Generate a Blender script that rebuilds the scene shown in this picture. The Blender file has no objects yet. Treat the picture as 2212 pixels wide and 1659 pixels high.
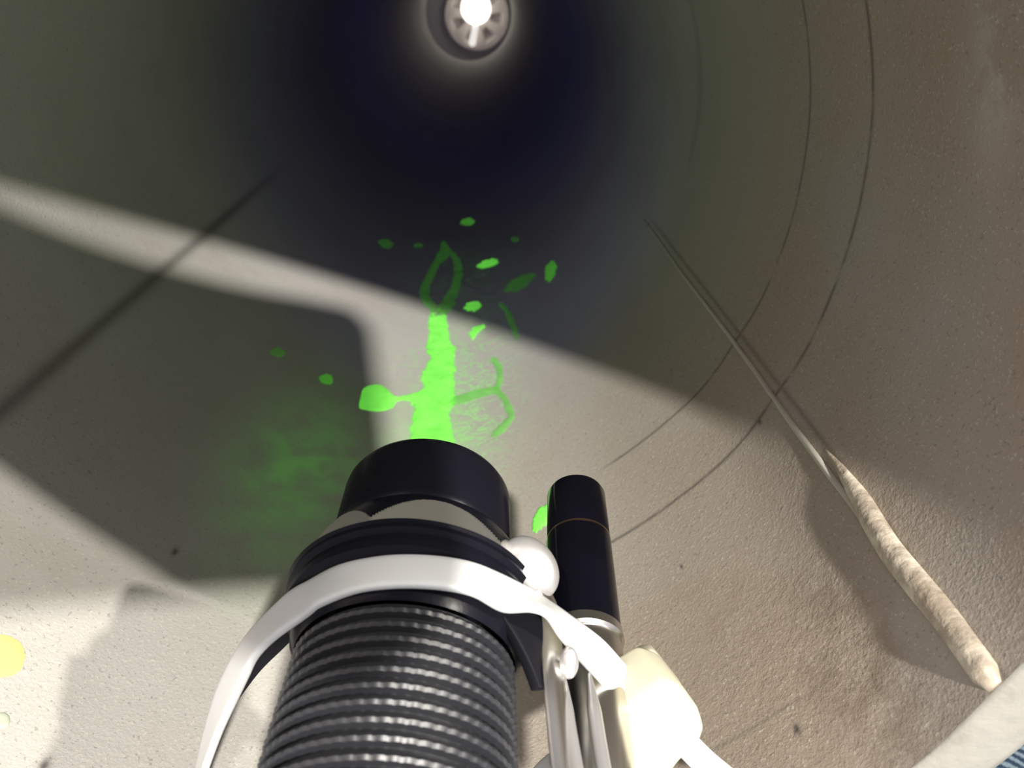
import bpy, bmesh, math, random
from mathutils import Vector, Matrix, noise
random.seed(7)
S = bpy.context.scene
COL = S.collection
PI = math.pi

# ------------------------------------------------------------------ camera
R = 0.08                                   # inner radius of the pipe (m)
F = 1657.0                                 # focal length in pixels of a 2212 px wide frame
PX, PY = 1106.0, 829.5
a_ = Vector(((1035.4 - PX) / F, (-7.1 - PY) / F, 1.0)).normalized()     # pipe axis in camera space (x right, y down, z ahead)
e1 = Vector((0, 1, 0)).cross(a_).normalized()
e2 = a_.cross(e1)
def c2w_dir(v):                            # camera space -> world (X right, Y along the pipe, Z up)
    v = Vector(v)
    return Vector((v.dot(e1), v.dot(a_), -v.dot(e2)))
CAM = Vector((0.247 * R, 0.0, 0.363 * R))
def c2w(v): return CAM + c2w_dir(v)
def cam_at(px, py, z): return c2w(((px - PX) / F * z, (py - PY) / F * z, z))
cam = bpy.data.cameras.new('camera'); camo = bpy.data.objects.new('camera', cam); COL.objects.link(camo)
rx, up, bk = c2w_dir((1, 0, 0)), c2w_dir((0, -1, 0)), c2w_dir((0, 0, -1))
camo.matrix_world = Matrix(((rx.x, up.x, bk.x, CAM.x), (rx.y, up.y, bk.y, CAM.y), (rx.z, up.z, bk.z, CAM.z), (0, 0, 0, 1)))
cam.sensor_width = 36; cam.lens = F / 2212 * 36
cam.clip_start = 0.002; cam.clip_end = 50
cam.dof.use_dof = True; cam.dof.focus_distance = 0.105; cam.dof.aperture_fstop = 44
S.camera = camo

# ------------------------------------------------------------------ world, lamps, exposure
W = bpy.data.worlds.new('room_light'); S.world = W; W.use_nodes = True
wb = W.node_tree.nodes['Background']
wb.inputs[0].default_value = (0.97, 0.955, 1.0, 1); wb.inputs[1].default_value = 0.66
def lamp_light(name, beta, kz, energy, angle, color, loc):      # distant light; beta: heading across the pipe, kz: slope along it
    b = math.radians(beta); d = Vector((math.cos(b), kz, -math.sin(b))).normalized()
    l = bpy.data.lights.new(name, 'SUN'); o = bpy.data.objects.new(name, l); COL.objects.link(o)
    l.energy = energy; l.angle = math.radians(angle); l.color = color
    o.rotation_euler = d.to_track_quat('-Z', 'Y').to_euler(); o.location = loc
lamp_light('desk_lamp_light', 138, 0.40, 2.8, 1.8, (1.0, 0.95, 0.84), (0.6, -0.2, 0.5))        # comes in across the mouth from the right
lamp_light('warm_fill_light', 46, 0.45, 1.7, 50, (1.0, 0.80, 0.66), (-0.6, -0.5, 0.3))        # added broad warm fill for the right-hand wall, no source seen
lp = bpy.data.lights.new('ceiling_lamp_light', 'POINT'); lpo = bpy.data.objects.new('ceiling_lamp_light', lp); COL.objects.link(lpo)
lp.energy = 175; lp.shadow_soft_size = 0.026; lp.color = (1.0, 0.95, 0.87)
LAMP = Vector((3.203, -12.67, 9.441)) * R; lpo.location = LAMP                                  # above and behind, shining in over the top of the mouth
S.view_settings.view_transform = 'Standard'; S.view_settings.look = 'None'
S.view_settings.exposure = 0.0; S.view_settings.gamma = 1.0; S.view_settings.use_curve_mapping = False

# ------------------------------------------------------------------ helpers
def link(o): COL.objects.link(o); return o
def mesh_obj(name, verts, faces, m, parent=None, smooth=True):
    me = bpy.data.meshes.new(name); me.from_pydata([tuple(v) for v in verts], [], faces); me.update()
    bm = bmesh.new(); bm.from_mesh(me); bmesh.ops.recalc_face_normals(bm, faces=bm.faces); bm.to_mesh(me); bm.free()
    if smooth: me.polygons.foreach_set('use_smooth', [True] * len(me.polygons))
    if m: me.materials.append(m)
    o = link(bpy.data.objects.new(name, me))
    if parent: o.parent = parent; o.matrix_parent_inverse = parent.matrix_world.inverted()
    return o
def empty(name, loc):
    o = link(bpy.data.objects.new(name, None)); o.location = loc; o.empty_display_size = 0.01
    o.matrix_world = Matrix.Translation(loc); return o
def tag(o, label, cat, group=None, kind=None):
    o['label'] = label
    if cat: o['category'] = cat
    if group: o['group'] = group
    if kind: o['kind'] = kind
    return o
def hit(px, py, r=1.0):                    # where a line of sight meets the pipe's inner wall: (angle, depth/R)
    d = c2w_dir(((px - PX) / F, (py - PY) / F, 1.0)); o = CAM / R
    A = d.x * d.x + d.z * d.z; B = o.x * d.x + o.z * d.z; C = o.x * o.x + o.z * o.z - r * r
    t = (-B + math.sqrt(max(B * B - A * C, 0))) / A
    return math.atan2(-(o.z + t * d.z), o.x + t * d.x), t * d.y
def wall_r(th, z):                         # lap joint: a low ridge beside a shallow valley along the right wall
    g = math.degrees(th)
    w = min(1, max(0, (4.2 - z) / 1.5))
    return 1.0 - w * (0.004 * math.exp(-((g - 24.5) / 4.0) ** 2) - 0.004 * math.exp(-((g - 34) / 5.5) ** 2) + 0.002 * math.exp(-((g - 45) / 6) ** 2))
def wall_pt(th, z, h=0.0):
    r = (wall_r(th, z)) * R - h
    return Vector((r * math.cos(th), z * R, -r * math.sin(th)))
def lathe(name, prof, C, u, m, parent=None, n=96, rfun=None, cap=True):
    """profile [(s, r)] along the axis u from point C; rfun(s, r, phi) may reshape the section"""
    u = u.normalized(); t = Vector((0, 0, 1)); v1 = (t - u * t.dot(u)).normalized(); v2 = u.cross(v1)
    V, Fc = [], []
    for s, r in prof:
        for i in range(n):
            p = 2 * PI * i / n; rr = rfun(s, r, p) if rfun else r
            V.append(C + u * s + (v1 * math.cos(p) + v2 * math.sin(p)) * rr)
    for k in range(len(prof) - 1):
        for i in range(n):
            j = (i + 1) % n; Fc.append((k * n + i, k * n + j, k * n + n + j, k * n + n + i))
    if cap:
        Fc.append(tuple(range(n))); Fc.append(tuple(range((len(prof) - 1) * n, len(prof) * n)))
    return mesh_obj(name, V, Fc, m, parent)
def sharpen(o, deg=35):
    me = o.data
    bm = bmesh.new(); bm.from_mesh(me)
    for e in bm.edges:
        if len(e.link_faces) == 2 and e.calc_face_angle(0) > math.radians(deg): e.smooth = False
    bm.to_mesh(me); bm.free()
def spline(P, n):                          # Catmull-Rom through tuples
    out = []; m = len(P)
    for i in range(m - 1):
        p0, p1, p2, p3 = P[max(i - 1, 0)], P[i], P[i + 1], P[min(i + 2, m - 1)]
        for k in range(n):
            t = k / n
            out.append(tuple(0.5 * (2 * b + (c - a) * t + (2 * a - 5 * b + 4 * c - d) * t * t + (3 * b - a - 3 * c + d) * t ** 3) for a, b, c, d in zip(p0, p1, p2, p3)))
    out.append(tuple(P[-1])); return out

# ------------------------------------------------------------------ materials
class NT:
    def __init__(self, name):
        self.m = bpy.data.materials.new(name); self.m.use_nodes = True; self.t = self.m.node_tree
        self.b = self.t.nodes['Principled BSDF']; self.out = self.t.nodes['Material Output']
    def n(self, typ, **kw):
        x = self.t.nodes.new(typ)
        for k, v in kw.items(): setattr(x, k, v)
        return x
    def put(self, sock, v):
        if isinstance(v, bpy.types.NodeSocket): self.t.links.new(v, sock)
        else: sock.default_value = v
    def M(self, op, a, b=0.0, c=0.0, clamp=False):
        x = self.n('ShaderNodeMath', operation=op, use_clamp=clamp)
        self.put(x.inputs[0], a); self.put(x.inputs[1], b); self.put(x.inputs[2], c); return x.outputs[0]
    def mix(self, f, a, b, blend='MIX'):
        x = self.n('ShaderNodeMix', data_type='RGBA', blend_type=blend)
        self.put(x.inputs[0], f); self.put(x.inputs[6], a); self.put(x.inputs[7], b); return x.outputs[2]
    def noise(self, scale, detail=3, rough=0.5, vec=None, dist=0.0):
        x = self.n('ShaderNodeTexNoise'); x.inputs['Scale'].default_value = scale; x.inputs['Detail'].default_value = detail
        x.inputs['Roughness'].default_value = rough; x.inputs['Distortion'].default_value = dist
        if vec is None: vec = self.obj()
        self.put(x.inputs['Vector'], vec); return x.outputs[0]
    def obj(self):
        if not hasattr(self, '_o'): self._o = self.n('ShaderNodeTexCoord').outputs['Object']
        return self._o
    def step(self, v, lo, hi):
        x = self.n('ShaderNodeMapRange', interpolation_type='SMOOTHSTEP')
        self.put(x.inputs[0], v); self.put(x.inputs[1], lo); self.put(x.inputs[2], hi); return x.outputs[0]
    def gauss(self, v, c, s):
        q = self.M('DIVIDE', self.M('SUBTRACT', v, c), s)
        return self.M('EXPONENT', self.M('MULTIPLY', self.M('MULTIPLY', q, q), -1.0))
    def bump(self, h, strength, dist):
        x = self.n('ShaderNodeBump'); x.inputs['Strength'].default_value = strength; x.inputs['Distance'].default_value = dist
        self.put(x.inputs['Height'], h); self.put(self.b.inputs['Normal'], x.outputs[0])
    def P(self, **kw):
        for k, v in kw.items(): self.put(self.b.inputs[k.replace('_', ' ')], v)
        return self
def rgb(r, g, b): return (r, g, b, 1)
def simple(name, c, rough=0.5, metal=0.0, spec=0.5, **kw):
    t = NT(name); t.P(Base_Color=rgb(*c), Roughness=rough, Metallic=metal); t.b.inputs['Specular IOR Level'].default_value = spec
    for k, v in kw.items(): t.put(t.b.inputs[k.replace('_', ' ')], v)
    return t.m

def pipe_material():
    t = NT('grey_pipe_wall'); sep = t.n('ShaderNodeSeparateXYZ'); t.put(sep.inputs[0], t.obj())
    x, y, zz = sep.outputs
    th = t.M('MULTIPLY', t.M('ARCTAN2', t.M('MULTIPLY', zz, -1.0), x), 180 / PI)
    z = t.M('DIVIDE', y, R)
    warp = t.M('MULTIPLY', t.M('SUBTRACT', t.noise(25, 2), 0.5), 0.03)
    zw = t.M('ADD', z, warp)
    big = t.noise(14, 4, 0.55); mid = t.noise(60, 4, 0.6); fine = t.noise(1900, 2, 0.6)
    col = t.mix(t.step(big, 0.3, 0.7), rgb(0.405, 0.39, 0.365), rgb(0.46, 0.445, 0.42))
    col = t.mix(t.M('MULTIPLY', t.step(mid, 0.5, 0.75), 0.3), col, rgb(0.35, 0.325, 0.285))
    # tan tint: warm light and a dimmer lit floor painted in, right of the mouth
    tan = t.M('MULTIPLY', t.step(t.M('ABSOLUTE', t.M('SUBTRACT', th, 15)), 85, 30), t.M('MULTIPLY', t.step(zw, 3.2, 1.2), t.step(big, 0.1, 0.6)))
    col = t.mix(t.M('MULTIPLY', tan, 0.9), col, rgb(0.335, 0.268, 0.202))
    # speckle
    col = t.mix(t.M('MULTIPLY', t.step(fine, 0.60, 0.70), 0.6), col, rgb(0.56, 0.53, 0.47))
    col = t.mix(t.M('MULTIPLY', t.step(t.noise(1500, 2, 0.6), 0.38, 0.30), 0.45), col, rgb(0.15, 0.13, 0.12))
    # hairline joints round the pipe and the dark joint along the left
    brk = t.step(t.noise(70, 3, 0.6), 0.30, 0.45)
    def ring(c, w, lo, hi, amt):
        g = t.M('MULTIPLY', t.gauss(zw, c, w), t.M('MULTIPLY', t.step(th, lo - 6, lo), t.step(th, hi + 6, hi)))
        return t.M('MULTIPLY', t.M('MULTIPLY', g, brk), amt)
    k = ring(1.79, 0.006, -60, 50, 0.6)
    k = t.M('MAXIMUM', k, ring(1.49, 0.006, -60, 56, 0.65))
    k = t.M('MAXIMUM', k, ring(2.75, 0.03, -60, 5, 0.22))
    k = t.M('MAXIMUM', k, ring(0.86, 0.004, 40, 50, 0.25))
    thw = t.M('ADD', th, t.M('MULTIPLY', warp, 12.0))
    lj = t.M('MULTIPLY', t.gauss(thw, 149.1, 1.25), t.M('MULTIPLY', t.step(z, 5.0, 3.2), 0.6))
    k = t.M('MAXIMUM', k, lj)
    k = t.M('MAXIMUM', k, t.M('MULTIPLY', t.M('MULTIPLY', t.gauss(thw, 23.4, 0.35), t.step(z, 3.2, 2.6)), 0.4))
    for px, py, w in ((1672, 852, 0.6), (1640, 910, 0.6), (1400, 487, 0.7), (1722, 1576, 0.55), (1473, 1225, 0.35), (378, 1192, 0.7), (95, 1655, 0.8)):   # specks of dirt
        h0 = hit(px, py)
        k = t.M('MAXIMUM', k, t.M('MULTIPLY', t.M('MULTIPLY', t.gauss(th, math.degrees(h0[0]), w * 0.6), t.gauss(z, h0[1], w * 0.02)), 0.85))
    def patch(px, py, sth, sz, amt, c, n, lo, hi):
        h0 = hit(px, py)
        f = t.M('MULTIPLY', t.M('MULTIPLY', t.gauss(th, math.degrees(h0[0]), sth), t.gauss(z, h0[1], sz)), t.M('MULTIPLY', t.step(n, lo, hi), amt))
        return t.mix(f, col, c)
    col = patch(1850, 1450, 5.0, 0.22, 0.75, rgb(0.21, 0.165, 0.125), t.noise(190, 5, 0.7), 0.38, 0.60)      # brown scuffed strip beside the bead
    col = patch(1560, 1340, 6.0, 0.13, 0.5, rgb(0.30, 0.24, 0.18), t.noise(120, 5, 0.7), 0.40, 0.62)
    col = patch(2150, 190, 7.0, 0.06, 0.5, rgb(0.55, 0.50, 0.45), t.noise(70, 4, 0.7), 0.42, 0.58)           # pale mottling, upper right
    col = t.mix(k, col, rgb(0.06, 0.055, 0.055))
    # fluorescent dye: a thin film dried on the floor of the pipe
    def blob(cth, sth, cz, sz, amt): return t.M('MULTIPLY', t.M('MULTIPLY', t.gauss(th, cth, sth), t.gauss(z, cz, sz)), amt)
    film = t.noise(120, 4, 0.65); net = t.noise(160, 2, 0.5, dist=1.5)
    ridge = t.step(t.M('ABSOLUTE', t.M('SUBTRACT', net, 0.5)), 0.055, 0.0)
    hz = blob(108, 10, 1.98, 0.36, 0.75)
    hz = t.M('ADD', hz, blob(107, 10, 2.3, 0.5, 0.16))
    hz = t.M('ADD', hz, blob(80, 13, 2.75, 0.8, 0.10))
    hz = t.M('ADD', hz, blob(84, 8, 2.2, 0.5, 0.75))
    hz = t.M('MULTIPLY', hz, t.M('ADD', 0.3, t.M('MULTIPLY', t.step(film, 0.3, 0.65), 0.7)))
    nt = t.M('MULTIPLY', t.M('ADD', blob(76, 8, 2.6, 0.6, 0.8), blob(80, 14, 4.0, 0.5, 0.3)), ridge)
    nt = t.M('ADD', nt, t.M('MULTIPLY', blob(88, 9, 2.9, 0.6, 0.28), t.step(t.noise(260, 2, 0.5), 0.5, 0.62)))
    dye = t.M('MINIMUM', t.M('ADD', hz, nt), 1.0)
    col = t.mix(dye, col, rgb(0.32, 0.60, 0.26))
    t.P(Base_Color=col, Roughness=0.62)
    t.b.inputs['Specular IOR Level'].default_value = 0.25
    t.put(t.b.inputs['Emission Color'], rgb(0.22, 1.0, 0.12)); t.put(t.b.inputs['Emission Strength'], t.M('MULTIPLY', dye, 0.085))
    near = t.step(z, 2.2, 0.8)
    gr = t.M('MULTIPLY', t.step(t.noise(28, 3, 0.6), 0.45, 0.65), near)
    h = t.M('ADD', t.M('MULTIPLY', t.noise(650, 4, 0.7), t.M('ADD', 0.25, t.M('MULTIPLY', gr, 0.4))), t.M('MULTIPLY', fine, 0.25))
    h = t.M('ADD', h, t.M('MULTIPLY', t.noise(45, 3), 0.35))
    t.bump(h, 0.42, 0.0007)
    return t.m
def fluo_material(name, strength, amount=1.0):
    """glowing dye whose ragged, thinning edge follows the 'edge' attribute (0 at the outline, 1 in the middle)"""
    t = NT(name)
    n = t.noise(210, 5, 0.7); n2 = t.noise(800, 3, 0.6)
    t.P(Base_Color=t.mix(t.step(n, 0.3, 0.7), rgb(0.14, 0.50, 0.07), rgb(0.22, 0.66, 0.12)), Roughness=0.4)
    t.b.inputs['Specular IOR Level'].default_value = 0.2
    t.put(t.b.inputs['Emission Color'], rgb(0.19, 1.0, 0.085))
    t.put(t.b.inputs['Emission Strength'], t.M('MULTIPLY', t.M('ADD', 0.7, t.M('MULTIPLY', n, 0.6)), strength))
    at = t.n('ShaderNodeAttribute', attribute_name='edge').outputs['Fac']
    e = t.M('ADD', at, t.M('MULTIPLY', t.M('SUBTRACT', t.M('ADD', n, t.M('MULTIPLY', n2, 0.8)), 0.9), 1.2))
    t.put(t.b.inputs['Alpha'], t.M('MULTIPLY', t.step(e, 0.05, 0.40), amount))
    return t.m
def plastic_white(name, c):
    t = NT(name); n = t.noise(300, 3)
    t.P(Base_Color=t.mix(n, rgb(*c), rgb(c[0] * 0.93, c[1] * 0.93, c[2] * 0.92)), Roughness=0.38)
    t.b.inputs['Subsurface Weight'].default_value = 0.35; t.b.inputs['Subsurface Radius'].default_value = (0.004, 0.0035, 0.0025); t.b.inputs['Subsurface Scale'].default_value = 1.0
    t.bump(n, 0.15, 0.0003); return t.m
def anodised(name, c, rough):
    t = NT(name); n = t.noise(500, 4, 0.7)
    t.P(Base_Color=rgb(*c), Roughness=t.M('ADD', rough - 0.06, t.M('MULTIPLY', n, 0.12)), Metallic=0.0)
    t.b.inputs['Specular IOR Level'].default_value = 0.55
    t.bump(n, 0.12, 0.0002); return t.m
def denim_material():
    t = NT('blue_denim'); w = t.n('ShaderNodeTexWave', wave_type='BANDS', bands_direction='DIAGONAL')
    w.inputs['Scale'].default_value = 260; w.inputs['Distortion'].default_value = 3; w.inputs['Detail'].default_value = 3; t.put(w.inputs['Vector'], t.obj())
    n = t.noise(1400, 3, 0.7)
    f = t.M('ADD', t.M('MULTIPLY', w.outputs[1], 0.6), t.M('MULTIPLY', n, 0.5))
    t.P(Base_Color=t.mix(t.step(f, 0.3, 0.85), rgb(0.02, 0.045, 0.085), rgb(0.22, 0.29, 0.35)), Roughness=0.9)
    t.bump(f, 0.6, 0.0006); return t.m

PIPE = pipe_material()
t = NT('pale_cut_rim'); n = t.noise(160, 4, 0.6)
t.P(Base_Color=t.mix(t.step(n, 0.35, 0.65), rgb(0.24, 0.23, 0.20), rgb(0.285, 0.275, 0.245)), Roughness=0.6); t.bump(t.noise(500, 4), 0.4, 0.0005); RIM = t.m
t = NT('caulk_bead'); n = t.noise(130, 5, 0.65)
t.P(Base_Color=t.mix(t.step(n, 0.36, 0.62), rgb(0.38, 0.32, 0.25), rgb(0.72, 0.66, 0.54)), Roughness=0.7); t.bump(t.noise(420, 4), 0.6, 0.0008); BEAD = t.m
OUTER = simple('pipe_outside', (0.55, 0.53, 0.48), 0.6)
BLACK = anodised('black_anodised', (0.006, 0.006, 0.010), 0.28)
BLACK.node_tree.nodes['Principled BSDF'].inputs['Specular IOR Level'].default_value = 0.13
FACET = simple('bright_facet', (0.92, 0.90, 0.87), 0.36, 1.0)
KNURL = anodised('black_knurled', (0.020, 0.0205, 0.025), 0.42)
KNURL.node_tree.nodes['Principled BSDF'].inputs['Specular IOR Level'].default_value = 0.7
RUBBER = simple('black_rubber', (0.006, 0.006, 0.009), 0.55, 0, 0.12)
GLASS = simple('dark_lens', (0.05, 0.03, 0.12), 0.08, 0, 0.6)
CHROME = simple('polished_chrome', (0.70, 0.68, 0.65), 0.27, 1.0)
SATIN = simple('satin_silver', (0.60, 0.59, 0.59), 0.34, 0.7)
GLOSSB = simple('glossy_black_lacquer', (0.003, 0.003, 0.006), 0.10, 0, 0.22)
TIE = plastic_white('white_nylon', (0.70, 0.71, 0.71))
TIEHEAD = plastic_white('cream_nylon', (0.50, 0.475, 0.36))

# ------------------------------------------------------------------ the pipe
Z0, Z1 = 0.675, 20.0
def pipe_mesh():
    zs = []; z = Z0
    while z < Z1: zs.append(z); z += 0.03 + 0.035 * (z - Z0)
    zs.append(Z1)
    ths = [math.radians(-180 + i) for i in range(360)]
    ths = sorted(ths + [math.radians(10 + i + 0.5) for i in range(40)])
    n = len(ths); V, Fc = [], []
    for z in zs:
        for th in ths: V.append(wall_pt(th, z))
    for k in range(len(zs) - 1):
        for i in range(n):
            j = (i + 1) % n; Fc.append((k * n + i, k * n + n + i, k * n + n + j, k * n + j))
    return V, Fc, ths, zs
V, Fc, THS, ZS = pipe_mesh()
pipe = mesh_obj('pipe_wall', V, Fc, PIPE)
tag(pipe, 'grey round pipe seen from its mouth, scuffed near the opening, warm light painted in as tan', 'pipe', kind='structure')
def ring_band(name, prof, m, parent, n=360, wob=0.0):
    V, Fc = [], []
    for r, z in prof:
        for i in range(n):
            th = 2 * PI * i / n
            w = wob * noise.noise(Vector((math.cos(th) * 12, math.sin(th) * 12, r * 7)))
            rr = (r if r > 1.003 else r * wall_r(math.atan2(math.sin(th), math.cos(th)), Z0)) + w
            V.append(Vector((rr * R * math.cos(th), (z + w * 0.6) * R, -rr * R * math.sin(th))))
    for k in range(len(prof) - 1):
        for i in range(n):
            j = (i + 1) % n; Fc.append((k * n + i, k * n + j, k * n + n + j, k * n + n + i))
    return mesh_obj(name, V, Fc, m, parent)
rim = ring_band('pipe_rim', [(1.001, Z0 + 0.004), (1.001, Z0), (1.005, Z0 - 0.004), (1.03, Z0 - 0.006), (1.06, Z0 - 0.007), (1.09, Z0 - 0.006), (1.108, Z0), (1.112, Z0 + 0.02)], RIM, pipe, wob=0.0025)
rim['label'] = 'off white cut edge of the pipe mouth'
outer = ring_band('pipe_outside', [(1.112, Z0 + 0.02), (1.112, 4), (1.112, 12), (1.112, Z1 + 0.15)], OUTER, pipe)
# caulk bead along the right wall, running in from the rim and thinning out
def bead(name, path, m, parent, n=14, wob=0.16):
    V, Fc = [], []
    for k, (g, z, rad) in enumerate(path):
        th = math.radians(g); c = wall_pt(th, z, rad * 0.25)
        rd = Vector((math.cos(th), 0, -math.sin(th))); tg = Vector((-math.sin(th), 0, -math.cos(th)))
        for i in range(n):
            p = 2 * PI * i / n
            rr = rad * (1 + wob * noise.noise(Vector((z * 12, math.cos(p) * 1.5, math.sin(p) * 1.5 + g))))
            V.append(c + (rd * math.sin(p) * 0.75 + tg * math.cos(p)) * rr)
    for k in range(len(path) - 1):
        for i in range(n):
            j = (i + 1) % n; Fc.append((k * n + i, k * n + j, k * n + n + j, k * n + n + i))
    Fc += [tuple(range(n)), tuple(range((len(path) - 1) * n, len(path) * n))]
    return mesh_obj(name, V, Fc, m, parent)
pth = []
for i in range(90):
    z = 0.677 + (1.24 - 0.677) * i / 89
    f = 1 - max(0, (z - 0.95) / 0.29) ** 2
    pth.append((24.6 - 1.4 * (z - 0.68) + 0.25 * math.sin(z * 15), z, 0.0017 * max(0.06, f) * min(1, 0.55 + (z - 0.677) / 0.04)))
b1 = bead('caulk_bead', pth, BEAD, pipe); b1['label'] = 'pale raised bead of sealant beside the rim'
pth = [(25.0 + 0.12 * math.sin(z * 6), z, 0.00055 * (1 - 0.5 * (z - 1.0) / 2)) for z in [1.0 + 2.0 * i / 60 for i in range(61)]]
b2 = bead('seam_ridge', pth, simple('seam_metal', (0.5, 0.48, 0.42), 0.55), pipe, wob=0.3)
# blank end
CC = CAM + c2w_dir(((1030 - PX) / F, (34 - PY) / F, 1.0)) * ((Z1 * R - 0.003 - CAM.y) / c2w_dir(((1030 - PX) / F, (34 - PY) / F, 1.0)).y); CC.y = Z1 * R - 0.003
RO = 64 * 19.4 * R / F
V, Fc = [], []
for k in range(9):                                              # round plate with an opening that holds the lamp's collar
    for i in range(96):
        th = 2 * PI * i / 96; A = CC + Vector((math.cos(th), 0, math.sin(th))) * RO * 0.985; A.y = Z1 * R
        B = Vector((1.03 * R * math.cos(th), Z1 * R, 1.03 * R * math.sin(th))); V.append(A.lerp(B, k / 8))
for k in range(8):
    for i in range(96): Fc.append((k * 96 + i, k * 96 + 96 + i, k * 96 + 96 + (i + 1) % 96, k * 96 + (i + 1) % 96))
endw = mesh_obj('wall_end', V, Fc, simple('end_wall_grey', (0.34, 0.32, 0.30), 0.7)); tag(endw, 'dim round end wall of the pipe behind the far lamp', 'wall', kind='structure')

# ------------------------------------------------------------------ lamp at the far end
zl = 19.4 * R
def far(px, py, y=zl):
    d = c2w_dir(((px - PX) / F, (py - PY) / F, 1.0)); t = (y - CAM.y) / d.y; return CAM + d * t
LC = far(1028, 18); k1 = zl / F                    # metres per pixel out there
lamp = empty('inspection_lamp', far(1028, 18, Z1 * R)); tag(lamp, 'glowing white round lamp with spoked collar at the far end of the pipe', 'lamp')
glow = NT('lamp_glow'); glow.P(Base_Color=rgb(1, 1, 1)); glow.put(glow.b.inputs['Emission Color'], rgb(1, 0.95, 0.86)); glow.put(glow.b.inputs['Emission Strength'], 2.3)
r0 = 29 * k1
prof = [(-math.cos(i / 24 * PI) * r0 * 0.8, max(1e-5, math.sin(i / 24 * PI) * r0)) for i in range(25)]
bulb = lathe('bulb', prof, LC, Vector((0, 1, 0)), glow.m, lamp, 48); bulb['label'] = 'glowing white bulb'
# collar: a disc with seven recessed pockets between spokes
col_m = simple('lamp_collar', (0.66, 0.60, 0.54), 0.6)
ro = RO
V, Fc = [], []
NR, NA = 20, 168
for i in range(NR + 1):
    for j in range(NA):
        p = 2 * PI * j / NA; r = ro * (0.18 + 0.82 * i / NR)
        lob = 0.5 + 0.5 * math.cos(7 * p + 0.6)
        pocket = max(0, min(1, (lob - 0.35) * 4)) * max(0, min(1, 1 - abs((r / ro - 0.62) / 0.22)) * 2.2)
        V.append(CC + Vector((r * math.cos(p), min(1, pocket) * 0.02 - (0.006 if i == NR else 0), r * math.sin(p))))
for i in range(NR):
    for j in range(NA): Fc.append((i * NA + j, i * NA + (j + 1) % NA, i * NA + NA + (j + 1) % NA, i * NA + NA + j))
clr = mesh_obj('collar', V, Fc, col_m, lamp); sol = clr.modifiers.new('thick', 'SOLIDIFY'); sol.thickness = 0.003
P0, P1 = far(1030, 40, zl - 0.004), far(1020, 94, Z1 * R - 0.012)
stem_glow = NT('lamp_stem_glow'); stem_glow.P(Base_Color=rgb(1, 1, 1)); stem_glow.put(stem_glow.b.inputs['Emission Color'], rgb(1, 0.95, 0.9)); stem_glow.put(stem_glow.b.inputs['Emission Strength'], 0.75)
L_ = (P1 - P0).length
st = lathe('light_bar', [(0, 5.5 * k1), (L_ * 0.4, 6 * k1), (L_, 7 * k1), (L_ + 0.003, 5 * k1)], P0, P1 - P0, stem_glow.m, lamp, 24); st['label'] = 'bright white bar below the bulb'

# ------------------------------------------------------------------ flashlight
FB = Vector((-0.01155, 0.0367, 0.0733)); FW = Vector((0.00055 / 0.0359, -0.616, 0.79)).normalized()
FH = FB + FW * 0.0359
Ch = c2w(FH); U = -c2w_dir(FW)                 # lens centre, and the way back towards the camera
fl = empty('flashlight', Ch + U * 0.03); tag(fl, 'black metal flashlight with a ribbed grip, pointing into the pipe', 'flashlight')
RH = 0.0108
hp = [(0.0016, RH - 0.0019), (0.0, RH - 0.0018), (0.0, RH - 0.0012), (0.0004, RH - 0.0005), (0.0012, RH - 0.0001), (0.002, RH), (0.0095, RH + 0.0001), (0.0102, RH - 0.0003), (0.0106, RH + 0.0003)]
head = lathe('head', hp, Ch, U, BLACK, fl, 160, cap=False); sharpen(head, 50)
lens = lathe('lens', [(0.0014, RH - 0.0017), (0.0019, RH - 0.0017)], Ch, U, GLASS, fl, 64)
# faceted collar: six flats cut into a flaring cone
def hexcut(s, r, p):
    q = (p + PI / 6 + 0.25) % (PI / 3) - PI / 6
    return min(r, 0.01225 / math.cos(q))
cp = [(0.0106, RH + 0.0003)] + [(0.0107 + 0.0066 * i / 110, RH + 0.0004 + 0.0033 * (i / 110) ** 0.8) for i in range(111)] + [(0.0176, 0.0142)]
fc = lathe('faceted_collar', cp, Ch, U, BLACK, fl, 360, rfun=lambda s, r, p: hexcut(s, r, p) if 0.0108 < s < 0.0172 else r, cap=False); sharpen(fc, 16)
fc.data.materials.append(FACET)                # pale metal on the cut flats stands in for their bright reflections
for k in range(len(cp) - 1):
    if 2 <= k < len(cp) - 2:
        for i in range(360):
            q = (2 * PI * (i + 0.5) / 360 + PI / 6 + 0.25) % (PI / 3) - PI / 6
            if cp[k][1] > 0.01225 / math.cos(q): fc.data.polygons[k * 360 + i].material_index = 1
sp = [(0.0176, 0.0142), (0.0182, 0.0143), (0.0186, 0.0137), (0.0194, 0.0137), (0.0197, 0.0141), (0.0204, 0.0140), (0.0208, 0.0130), (0.0240, 0.0125), (0.0254, 0.0118)]
shd = lathe('neck', sp, Ch, U, BLACK, fl, 128, cap=False); sharpen(shd)
gp = [(0.0254, 0.0112)]; s = 0.0257
while s < 0.066:
    q = 0.0118 + 0.0004 * min(1, (s - 0.0257) / 0.01)
    gp += [(s, q - 0.0010), (s + 0.00015, q - 0.0002), (s + 0.0005, q), (s + 0.00085, q - 0.0002), (s + 0.0010, q - 0.0010)]; s += 0.00160
gp += [(0.068, 0.0115), (0.070, 0.0105)]
grip = lathe('ribbed_grip', gp, Ch, U, KNURL, fl, 240, rfun=lambda s, r, p: r - (0.00013 if (int(p / (2 * PI) * 240 + 0.5) % 4 == 0 and r > 0.0114) else 0)); sharpen(grip, 40)
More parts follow.
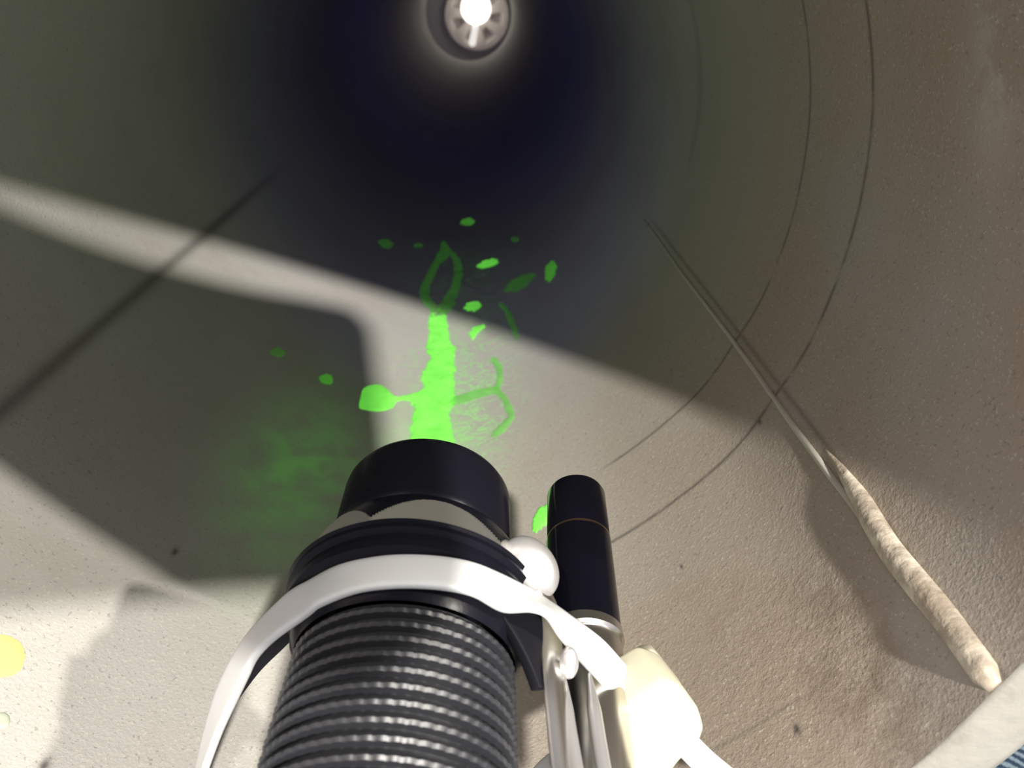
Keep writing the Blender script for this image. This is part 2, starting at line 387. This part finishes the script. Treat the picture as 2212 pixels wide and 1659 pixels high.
uv = bpy.data.lights.new('flashlight_blue_fill', 'SPOT'); uvo = link(bpy.data.objects.new('flashlight_blue_fill', uv))  # assumed blue light, added to tint the deep pipe navy
uv.energy = 0.28; uv.color = (0.10, 0.09, 1.0); uv.spot_size = math.radians(54); uv.spot_blend = 1.0; uv.shadow_soft_size = 0.006
uvo.location = Ch - U * 0.003; uvo.rotation_euler = Vector((0, 1, 0)).to_track_quat('-Z', 'Y').to_euler()
TA = FH.z * FW.z + FH.y * FW.y - 0.0228        # the cable tie lies in a plane square to the flashlight
def tie_z(px, py, off=0.0): return (TA + off) / (FW.z + FW.y * (py - PY) / F + FW.x * (px - PX) / F)

# ribbon given by pairs of edge points (pixel x, y, distance)
def ribbon(name, top, bot, n, m, parent, thick, across=5, bulge=0.0):
    A = spline(top, n); B = spline(bot, n); V, Fc = [], []
    for p, q in zip(A, B):
        P, Q = cam_at(*p), cam_at(*q)
        for c in range(across + 1):
            t = c / across; V.append(P.lerp(Q, t) + (CAM - P).normalized() * bulge * 4 * t * (1 - t))
    w = across + 1
    for k in range(len(A) - 1):
        for c in range(across): Fc.append((k * w + c, k * w + c + 1, k * w + w + c + 1, k * w + w + c))
    o = mesh_obj(name, V, Fc, m, parent)
    md = o.modifiers.new('thick', 'SOLIDIFY'); md.thickness = thick; md.offset = 0
    bv = o.modifiers.new('soft', 'BEVEL'); bv.width = thick * 0.3; bv.segments = 2; bv.limit_method = 'ANGLE'
    return o
# black wrist strap tucked against the grip, left side, and a black wedge between grip and pen, right side
def on_tie(pts, off): return [(x, y, tie_z(x, y, off)) for x, y in pts]
stp = ribbon('wrist_strap', on_tie([(700, 1275), (640, 1312), (590, 1360), (545, 1425), (500, 1512)], 0.003), on_tie([(712, 1322), (665, 1345), (615, 1392), (562, 1445), (506, 1520)], 0.003), 6, RUBBER, fl, 0.0012)
clp = ribbon('black_wedge', [(1040, 1290, .0795), (1075, 1330, .079), (1110, 1385, .078), (1138, 1440, .077), (1158, 1490, .076)], [(1120, 1290, .083), (1168, 1325, .083), (1176, 1385, .081), (1180, 1440, .080), (1182, 1490, .079)], 6, RUBBER, fl, 0.0012)

# ------------------------------------------------------------------ pen light
KP = 0.8
Pt, Pb = c2w(Vector((0.0119, 0.0215, 0.142)) * KP), c2w(Vector((0.0111, 0.0392, 0.1176)) * KP)
def sc(prof, l=0.0): return [(l + a * KP, b * KP) for a, b in prof]
def zs_(pts): return [(x, y, z * KP) for x, y, z in pts]
Q = (Pb - Pt).normalized(); LP = (Pb - Pt).length
pen = empty('pen_light', Pt + Q * 0.03); tag(pen, 'slim black pen light with a silver clip strapped beside the flashlight', 'pen light')
tipo = lathe('tip', sc([(-0.0002, 0.0042), (-0.0014, 0.0046), (-0.0014, 0.0051), (-0.0006, 0.0054), (0.0097, 0.0055), (0.0100, 0.0053)]), Pt, Q, GLOSSB, pen, 64); sharpen(tipo)
trim = lathe('tip_ring', sc([(0.0099, 0.0053), (0.0099, 0.00555), (0.0103, 0.00555), (0.0103, 0.0053)]), Pt, Q, simple('copper_ring', (0.45, 0.30, 0.22), 0.3, 1.0), pen, 64, cap=False); sharpen(trim)
brl = lathe('barrel', sc([(0.0102, 0.0053), (0.0105, 0.0056), (0.018, 0.0057), (LP / KP - 0.001, 0.0058)]), Pt, Q, GLOSSB, pen, 64); sharpen(brl)
cr = lathe('chrome_band', sc([(-0.0012, 0.0056), (-0.001, 0.0060), (0.0006, 0.0061), (0.0010, 0.0057)], LP), Pt, Q, CHROME, pen, 64); sharpen(cr)
lowr = lathe('lower_barrel', sc([(0.0008, 0.0054), (0.002, 0.0057), (0.02, 0.0056), (0.036, 0.0054), (0.038, 0.005)], LP), Pt, Q, CHROME, pen, 64); sharpen(lowr); lowr['label'] = 'polished silver lower barrel'
# clip: rounded spoon end showing above the tie, then a folded strip running down the barrel
clip = ribbon('clip', zs_([(1150, 1275, .1045), (1163, 1320, .1035), (1170, 1400, .100), (1178, 1500, .0955), (1196, 1700, .088)]), zs_([(1180, 1275, .1065), (1200, 1320, .1055), (1208, 1400, .1015), (1216, 1500, .097), (1238, 1700, .089)]), 8, CHROME, pen, 0.0009, 6, 0.0006); clip['label'] = 'polished silver clip'
cc = cam_at(1145, 1226, 0.1065 * KP); vdir = (CAM - cc).normalized(); sx = c2w_dir((0.80, -0.6, 0)); sy = vdir.cross(sx).normalized(); sx = sy.cross(vdir).normalized()
V, Fc = [], []
for i in range(17):
    for j in range(40):
        ph = PI * i / 16; p = 2 * PI * j / 40
        V.append(cc + vdir * math.cos(ph) * 0.0018 + (sx * math.cos(p) * 0.0029 + sy * math.sin(p) * 0.0038) * max(math.sin(ph), 1e-3) ** 0.7)
for i in range(16):
    for j in range(40): Fc.append((i * 40 + j, i * 40 + (j + 1) % 40, i * 40 + 40 + (j + 1) % 40, i * 40 + 40 + j))
ball = mesh_obj('clip_end', V, Fc, SATIN, pen); ball['label'] = 'rounded shiny pale end of the clip'
kn = cam_at(1229, 1432, 0.0985 * KP)
V, Fc = [], []
for i in range(13):
    for j in range(24):
        ph = PI * i / 12; p = 2 * PI * j / 24
        V.append(kn + vdir * math.cos(ph) * 0.0007 + (c2w_dir((1, 0, 0)) * math.cos(p) * 0.0010 + c2w_dir((0, 1, 0)) * math.sin(p) * 0.0017) * max(math.sin(ph), 1e-3))
for i in range(12):
    for j in range(24): Fc.append((i * 24 + j, i * 24 + (j + 1) % 24, i * 24 + 24 + (j + 1) % 24, i * 24 + 24 + j))
mesh_obj('clip_highlight', V, Fc, SATIN, pen)  # small pale bump standing in for an oval highlight on the chrome
def tube(name, pts, rad, m, parent, n=16):
    C = [cam_at(*p) for p in spline(pts, 8)]; V, Fc = [], []
    for k, c in enumerate(C):
        d = (C[min(k + 1, len(C) - 1)] - C[max(k - 1, 0)]).normalized(); x = d.cross(vdir).normalized(); y = x.cross(d); f = min(1, 0.25 + k / 10)
        for i in range(n): p = 2 * PI * i / n; V.append(c + (x * math.cos(p) + y * math.sin(p)) * rad * f)
    for k in range(len(C) - 1):
        for i in range(n): j = (i + 1) % n; Fc.append((k * n + i, k * n + j, k * n + n + j, k * n + n + i))
    Fc += [tuple(range(n)), tuple(range((len(C) - 1) * n, len(C) * n))]
    return mesh_obj(name, V, Fc, m, parent)
for p in ([(1218, 1462, .0795), (1224, 1540, .0763), (1240, 1640, .0725), (1262, 1760, .068)], [(1272, 1455, .0815), (1284, 1540, .0775), (1300, 1640, .0735), (1322, 1760, .069)]):  # added ribs that imitate the white reflection streaks on the chrome
    tube('highlight_rib', p, 0.00075, SATIN, pen)['label'] = 'added rib standing in for a bright reflection on the silver barrel'

pv = bpy.data.lights.new('pen_blue_fill', 'SPOT'); pvo = link(bpy.data.objects.new('pen_blue_fill', pv))  # second blue light, added to turn the dark far pipe navy
pv.energy = 2.2; pv.color = (0.03, 0.02, 1.0); pv.spot_size = math.radians(24); pv.spot_blend = 1.0; pv.shadow_soft_size = 0.003
pvo.location = Pt - Q * 0.004; pvo.rotation_euler = (Vector((0, Z1 * R * 0.6, 0.02)) - pvo.location).to_track_quat('-Z', 'Y').to_euler()

# ------------------------------------------------------------------ cable tie
tie = empty('cable_tie', cam_at(1380, 1500, 0.097)); tag(tie, 'white nylon cable tie looped round the flashlight and pen light', 'cable tie')
top = on_tie([(380, 1900), (405, 1760), (428, 1659), (446, 1579), (470, 1497), (498, 1435), (532, 1380), (572, 1334), (627, 1282), (664, 1261), (733, 1225), (824, 1206), (916, 1204), (1007, 1216), (1076, 1241), (1145, 1280), (1190, 1309), (1236, 1339), (1300, 1385), (1346, 1435), (1385, 1470)], 0.0018)
bot = on_tie([(375, 1905), (408, 1765), (445, 1660), (478, 1575), (513, 1503), (532, 1463), (553, 1420), (596, 1377), (664, 1331), (695, 1307), (779, 1277), (870, 1268), (962, 1273), (1030, 1289), (1090, 1323), (1145, 1316), (1182, 1328), (1213, 1376), (1259, 1433), (1328, 1504), (1368, 1535)], -0.0022)
strap = ribbon('strap', top, bot, 6, TIE, tie, 0.0010, 6, 0.00025)
# locking head: a chunky block with a slot, built from its front outline and pushed away from the viewer
def prism(name, outline, zf, depth, m, parent, bev, slant=0.0):
    V = []; n = len(outline)
    for (x, y) in outline: V.append(cam_at(x, y, zf - slant * (y - 1500)))
    cen = sum(V, Vector()) / n; back = depth
    V += [v + back for v in V[:n]]
    Fc = [tuple(range(n)), tuple(range(2 * n - 1, n - 1, -1))] + [(i, (i + 1) % n, n + (i + 1) % n, n + i) for i in range(n)]
    o = mesh_obj(name, V, Fc, m, parent, smooth=True)
    b = o.modifiers.new('soft', 'BEVEL'); b.width = bev; b.segments = 4; b.limit_method = 'ANGLE'; b.angle_limit = math.radians(25)
    return o
hd = prism('locking_head', [(1326, 1556), (1376, 1503), (1432, 1468), (1478, 1486), (1515, 1538), (1527, 1574), (1518, 1600), (1468, 1654), (1420, 1720), (1345, 1720), (1332, 1640)], 0.0850, c2w_dir((-0.0022, -0.0026, 0.0046)), TIEHEAD, tie, 0.0008)
hd['label'] = 'cream square locking head'
lip = prism('head_lip', [(1347, 1437), (1387, 1407), (1411, 1403), (1426, 1420), (1478, 1486), (1432, 1530), (1378, 1535), (1318, 1560), (1313, 1482)], 0.0905, c2w_dir((0.0, 0.0, 0.0025)), TIEHEAD, tie, 0.0005)
tail = ribbon('tail', [(1500, 1590, .088), (1535, 1625, .088), (1585, 1668, .088), (1680, 1750, .086)], [(1470, 1630, .0855), (1500, 1660, .0855), (1545, 1700, .085), (1640, 1790, .083)], 6, TIE, tie, 0.0010)
ret = ribbon('return_strap', [(1330, 1590, .0945), (1250, 1600, .0975), (1195, 1622, .098), (1150, 1662, .098), (1090, 1740, .097)], [(1330, 1660, .0925), (1250, 1675, .0955), (1200, 1690, .096), (1160, 1730, .096), (1100, 1800, .095)], 6, TIE, tie, 0.0010)

# ------------------------------------------------------------------ dye spots and streak on the pipe floor
F1, F2, F3 = fluo_material('bright_fluorescent_dye', 0.46), fluo_material('dim_fluorescent_dye', 0.17, 0.85), fluo_material('faint_fluorescent_dye', 0.075, 0.5)
def drop(name, outline, m, label, group=None, h=0.0005, rag=0.3, smooth_n=6, crisp=False):
    O = spline(outline + [outline[0]], smooth_n)[:-1]; n = len(O)
    cx = sum(p[0] for p in O) / n; cy = sum(p[1] for p in O) / n
    rad = max(math.hypot(p[0] - cx, p[1] - cy) for p in O); sd_ = random.random() * 50
    levels = [(1.0, 0.00004), (0.93, 0.45), (0.75, 0.8), (0.5, 0.95), (0.25, 1.0)]
    V, Fc = [], []
    for lv, hh in levels:
        for i, (x, y) in enumerate(O):
            j = 1 + rag * noise.noise(Vector((x * 0.16 + sd_, y * 0.16, 0)))
            px, py = cx + (x - cx) * lv * j, cy + (y - cy) * lv * j
            th, z = hit(px, py); V.append(wall_pt(th, z, hh * h if hh > 0.01 else 0.00004))
    th, z = hit(cx, cy); V.append(wall_pt(th, z, h))
    for k in range(len(levels) - 1):
        for i in range(n): Fc.append((k * n + i, k * n + (i + 1) % n, k * n + n + (i + 1) % n, k * n + n + i))
    for i in range(n): Fc.append(((len(levels) - 1) * n + i, (len(levels) - 1) * n + (i + 1) % n, len(V) - 1))
    o = mesh_obj(name, V, Fc, m); edge(o, [e for e in ((0.5, 1.2, 1.4, 1.4, 1.4) if crisp else (0, 0.25, 0.6, 0.9, 1.0)) for i in range(n)] + [1.0]); tag(o, label, 'dye spot', group); return o
def edge(o, vals): o.data.attributes.new('edge', 'FLOAT', 'POINT').data.foreach_set('value', [float(x) for x in vals])
def oval(cx, cy, a, b, rot=0, n=10):
    c, s = math.cos(math.radians(rot)), math.sin(math.radians(rot))
    return [(cx + a * math.cos(p) * c - b * math.sin(p) * s, cy + a * math.cos(p) * s + b * math.sin(p) * c) for p in [2 * PI * i / n for i in range(n)]]
def streak(name, st, m, label, rag=7, h=0.0004, cat='dye streak', parent=None):
    P = spline(st, 10); V, Fc = [], []; w = 10; sd_ = random.random() * 40
    for k, (xl, xr, y) in enumerate(P):
        xl += rag * noise.noise(Vector((y * 0.09, sd_, 0))) + 0.5 * rag * noise.noise(Vector((y * 0.3, sd_, 3)))
        xr += rag * noise.noise(Vector((y * 0.09, sd_ + 9, 0))) + 0.5 * rag * noise.noise(Vector((y * 0.3, sd_, 7)))
        for c in range(w + 1):
            t_ = c / w; th, z = hit(xl + (xr - xl) * t_, y); V.append(wall_pt(th, z, 0.00004 + h * (1 - abs(2 * t_ - 1) ** 4)))
    for k in range(len(P) - 1):
        for c in range(w): Fc.append((k * (w + 1) + c, k * (w + 1) + c + 1, (k + 1) * (w + 1) + c + 1, (k + 1) * (w + 1) + c))
    o = mesh_obj(name, V, Fc, m, parent)
    edge(o, [min(1, 2.2 * (1 - abs(2 * c / w - 1)), 8 * (k + 0.2) / len(P)) for k in range(len(P)) for c in range(w + 1)])
    if not parent: tag(o, label, cat)
    return o
streak('dye_streak', [(930, 958, 668), (925, 965, 686), (923, 970, 703), (925, 972, 720), (920, 976, 741), (918, 988, 755), (925, 984, 778), (912, 988, 800), (905, 985, 817), (912, 984, 834), (900, 986, 850), (880, 992, 862), (888, 984, 874), (890, 974, 890), (884, 976, 912), (880, 984, 944), (874, 996, 985), (868, 1010, 1030), (872, 1000, 1090), (890, 985, 1140), (915, 960, 1185), (935, 940, 1210)], F1, 'bright green dye streak running up the pipe floor from the flashlight head', 4)
def trail(name, path, m, label, h=0.0003):                    # (pixel x, y, half width) along a thin run of dye
    P = spline(path, 8); V, Fc, E = [], [], []; w = 6
    for k, (x, y, hw) in enumerate(P):
        a, b = P[max(k - 1, 0)], P[min(k + 1, len(P) - 1)]
        dx, dy = b[0] - a[0], b[1] - a[1]; L = math.hypot(dx, dy) or 1
        for c in range(w + 1):
            q = 2 * c / w - 1
            th, z = hit(x - dy / L * hw * q, y + dx / L * hw * q); V.append(wall_pt(th, z, 0.00005 + h * (1 - q * q)))
            E.append(min(1.3 * (1 - abs(q)), 6 * min(k, len(P) - 1 - k) / len(P)))
    for k in range(len(P) - 1):
        for c in range(w): Fc.append((k * (w + 1) + c, k * (w + 1) + c + 1, (k + 1) * (w + 1) + c + 1, (k + 1) * (w + 1) + c))
    o = mesh_obj(name, V, Fc, m); edge(o, E); return tag(o, label, 'dye trail')
FT = fluo_material('thin_fluorescent_dye', 0.22, 0.5)
trail('dye_trail', [(955, 872, 12), (1000, 862, 12), (1040, 850, 11), (1070, 845, 10), (1090, 862, 9), (1100, 885, 10), (1104, 902, 8), (1085, 925, 10), (1060, 950, 10)], FT, 'thin green dye trail curling right from the bright streak')
trail('dye_trail', [(1062, 772, 9), (1078, 795, 9), (1080, 820, 8), (1072, 846, 8)], FT, 'short faint green dye trail right of the streak, above the curling one')
trail('dye_trail', [(866, 862, 6), (890, 858, 8), (915, 850, 8)], F1, 'thin green link between the heart-shaped spot and the bright streak')
trail('dye_trail', [(1078, 655, 6), (1095, 672, 7), (1105, 695, 8), (1112, 715, 7), (1118, 735, 5)], F3, 'dim slanted green dye trail crossing the edge of the lit band on the right')
streak('dye_trail', [(955, 962, 520), (945, 975, 548), (930, 950, 575), (915, 935, 605), (905, 930, 640), (930, 960, 676)], F3, 'dim green dye trail forking left above the bright streak in shadow', 4, cat='dye trail')
streak('dye_trail', [(966, 978, 540), (978, 996, 566), (980, 1000, 595), (968, 992, 630), (950, 985, 655), (942, 968, 680)], F3, 'dim green dye trail forking right above the bright streak in shadow', 4, cat='dye trail')
drop('dye_spot', [(779, 858), (785, 840), (803, 832), (822, 832), (838, 842), (850, 854), (871, 861), (856, 870), (846, 882), (820, 889), (790, 886), (776, 880)], F1, 'large heart-shaped green dye spot left of the bright streak', rag=0.0, crisp=True)
G = 'green dye spots on the pipe floor'
drop('dye_spot', oval(1055, 570, 25, 9, -14), F1, 'bright slanted green dye spot in the shadow above the lit band', G)
drop('dye_spot', oval(1021, 662, 18, 11, -8), F1, 'bright green dye spot right above the edge of the lit band', G)
drop('dye_spot', [(1012, 722), (1020, 708), (1040, 702), (1050, 706), (1036, 718), (1020, 734)], F1, 'bright green dye spot just inside the lit band, right of the streak', G)
drop('dye_spot', oval(1190, 586, 13, 25, 12), F2, 'upright oval dim green dye spot, farthest right in the shadow', G)
drop('dye_spot', oval(1122, 612, 38, 15, -32), F3, 'long pale green dye smear beside the upright oval spot', G)
drop('dye_spot', oval(1010, 480, 17, 8, -5), F2, 'small green dye spot farthest up the dark pipe', G)
drop('dye_spot', oval(834, 527, 16, 11, 25), F3, 'dim green dye spot alone at the left of the dark area', G)
drop('dye_spot', oval(904, 531, 11, 5, 0), F3, 'faint tiny green dye spot between the lone left spot and the trails', G)
drop('dye_spot', oval(1112, 518, 10, 6, 0), F3, 'faint tiny green dye spot upper right in the shadow', G)
drop('dye_spot', oval(599, 762, 16, 12, 10), F3, 'dim green dye spot farthest left inside the phone shadow', G)
drop('dye_spot', oval(704, 820, 16, 12, 15), F2, 'green dye spot in the shadow, left above the heart-shaped spot', G)
drop('dye_spot', [(1148, 1150), (1152, 1125), (1160, 1105), (1178, 1090), (1200, 1086), (1198, 1110), (1180, 1135), (1160, 1152)], F1, 'bright green dye patch beside the pen light tip', G, rag=0.2)
drop('yellow_stain', oval(5, 1418, 50, 46, 0), simple('dried_yellow_stain', (0.58, 0.55, 0.21), 0.6), 'round pale yellow stain on the lit wall at the left edge', h=0.0002, rag=0.05)['category'] = 'stain'
drop('grey_stain', oval(5, 1556, 17, 17, 0), simple('dried_grey_stain', (0.42, 0.45, 0.36), 0.6), 'small grey green stain below the yellow one', h=0.0002, rag=0.05)['category'] = 'stain'

# ------------------------------------------------------------------ trouser leg behind the rim, bottom right
P = cam_at(2200, 1650, 0.13); rd = Vector((P.x, 0, P.z)).normalized(); tg = Vector((0, 1, 0)).cross(rd).normalized()
axd = (tg * 0.8 + Vector((0, 0.6, 0))).normalized()
inn = (P - CAM).normalized(); inn = (inn - axd * inn.dot(axd)).normalized()
Cj = P + inn * 0.07 + rd * 0.02
V, Fc = [], []; n = 72
for k in range(61):
    s = -0.18 + 0.36 * k / 60
    for i in range(n):
        p = 2 * PI * i / n
        d = inn * math.cos(p) + axd.cross(inn) * math.sin(p)
        r = 0.072 * (1 + 0.1 * s) + 0.002 * noise.noise(Vector((s * 30, math.cos(p) * 3, math.sin(p) * 3)))
        V.append(Cj + axd * s + d * r)
for k in range(60):
    for i in range(n): Fc.append((k * n + i, k * n + (i + 1) % n, k * n + n + (i + 1) % n, k * n + n + i))
jeans = mesh_obj('jeans_leg', V, Fc, denim_material()); tag(jeans, 'faded blue denim trouser leg just behind the pale pipe rim', 'jeans')

# ------------------------------------------------------------------ the phone taking the picture, outside the frame
out = [(-1.9, -0.66), (-0.75, -0.685), (-0.44, -0.72), (-0.10, -0.752), (0.03, -0.745)]
out += [(0.03 + 0.128 * math.sin(p), -0.595 - 0.15 * math.cos(p)) for p in [PI / 2 * i / 8 for i in range(1, 9)]]
out += [(0.162, -0.454), (0.166, -0.33), (0.166, 0.06), (0.14, 0.13), (0.06, 0.172), (-1.85, 0.172)]
V = [c2w((x * R, y * R, -0.0016)) for x, y in out] + [c2w((x * R, y * R, -0.0092)) for x, y in out]; n = len(out)
Fc = [tuple(range(n)), tuple(range(2 * n - 1, n - 1, -1))] + [(i, (i + 1) % n, n + (i + 1) % n, n + i) for i in range(n)]
ph = mesh_obj('smartphone', V, Fc, RUBBER, smooth=False); tag(ph, 'black smartphone held flat across the pipe mouth', 'phone')
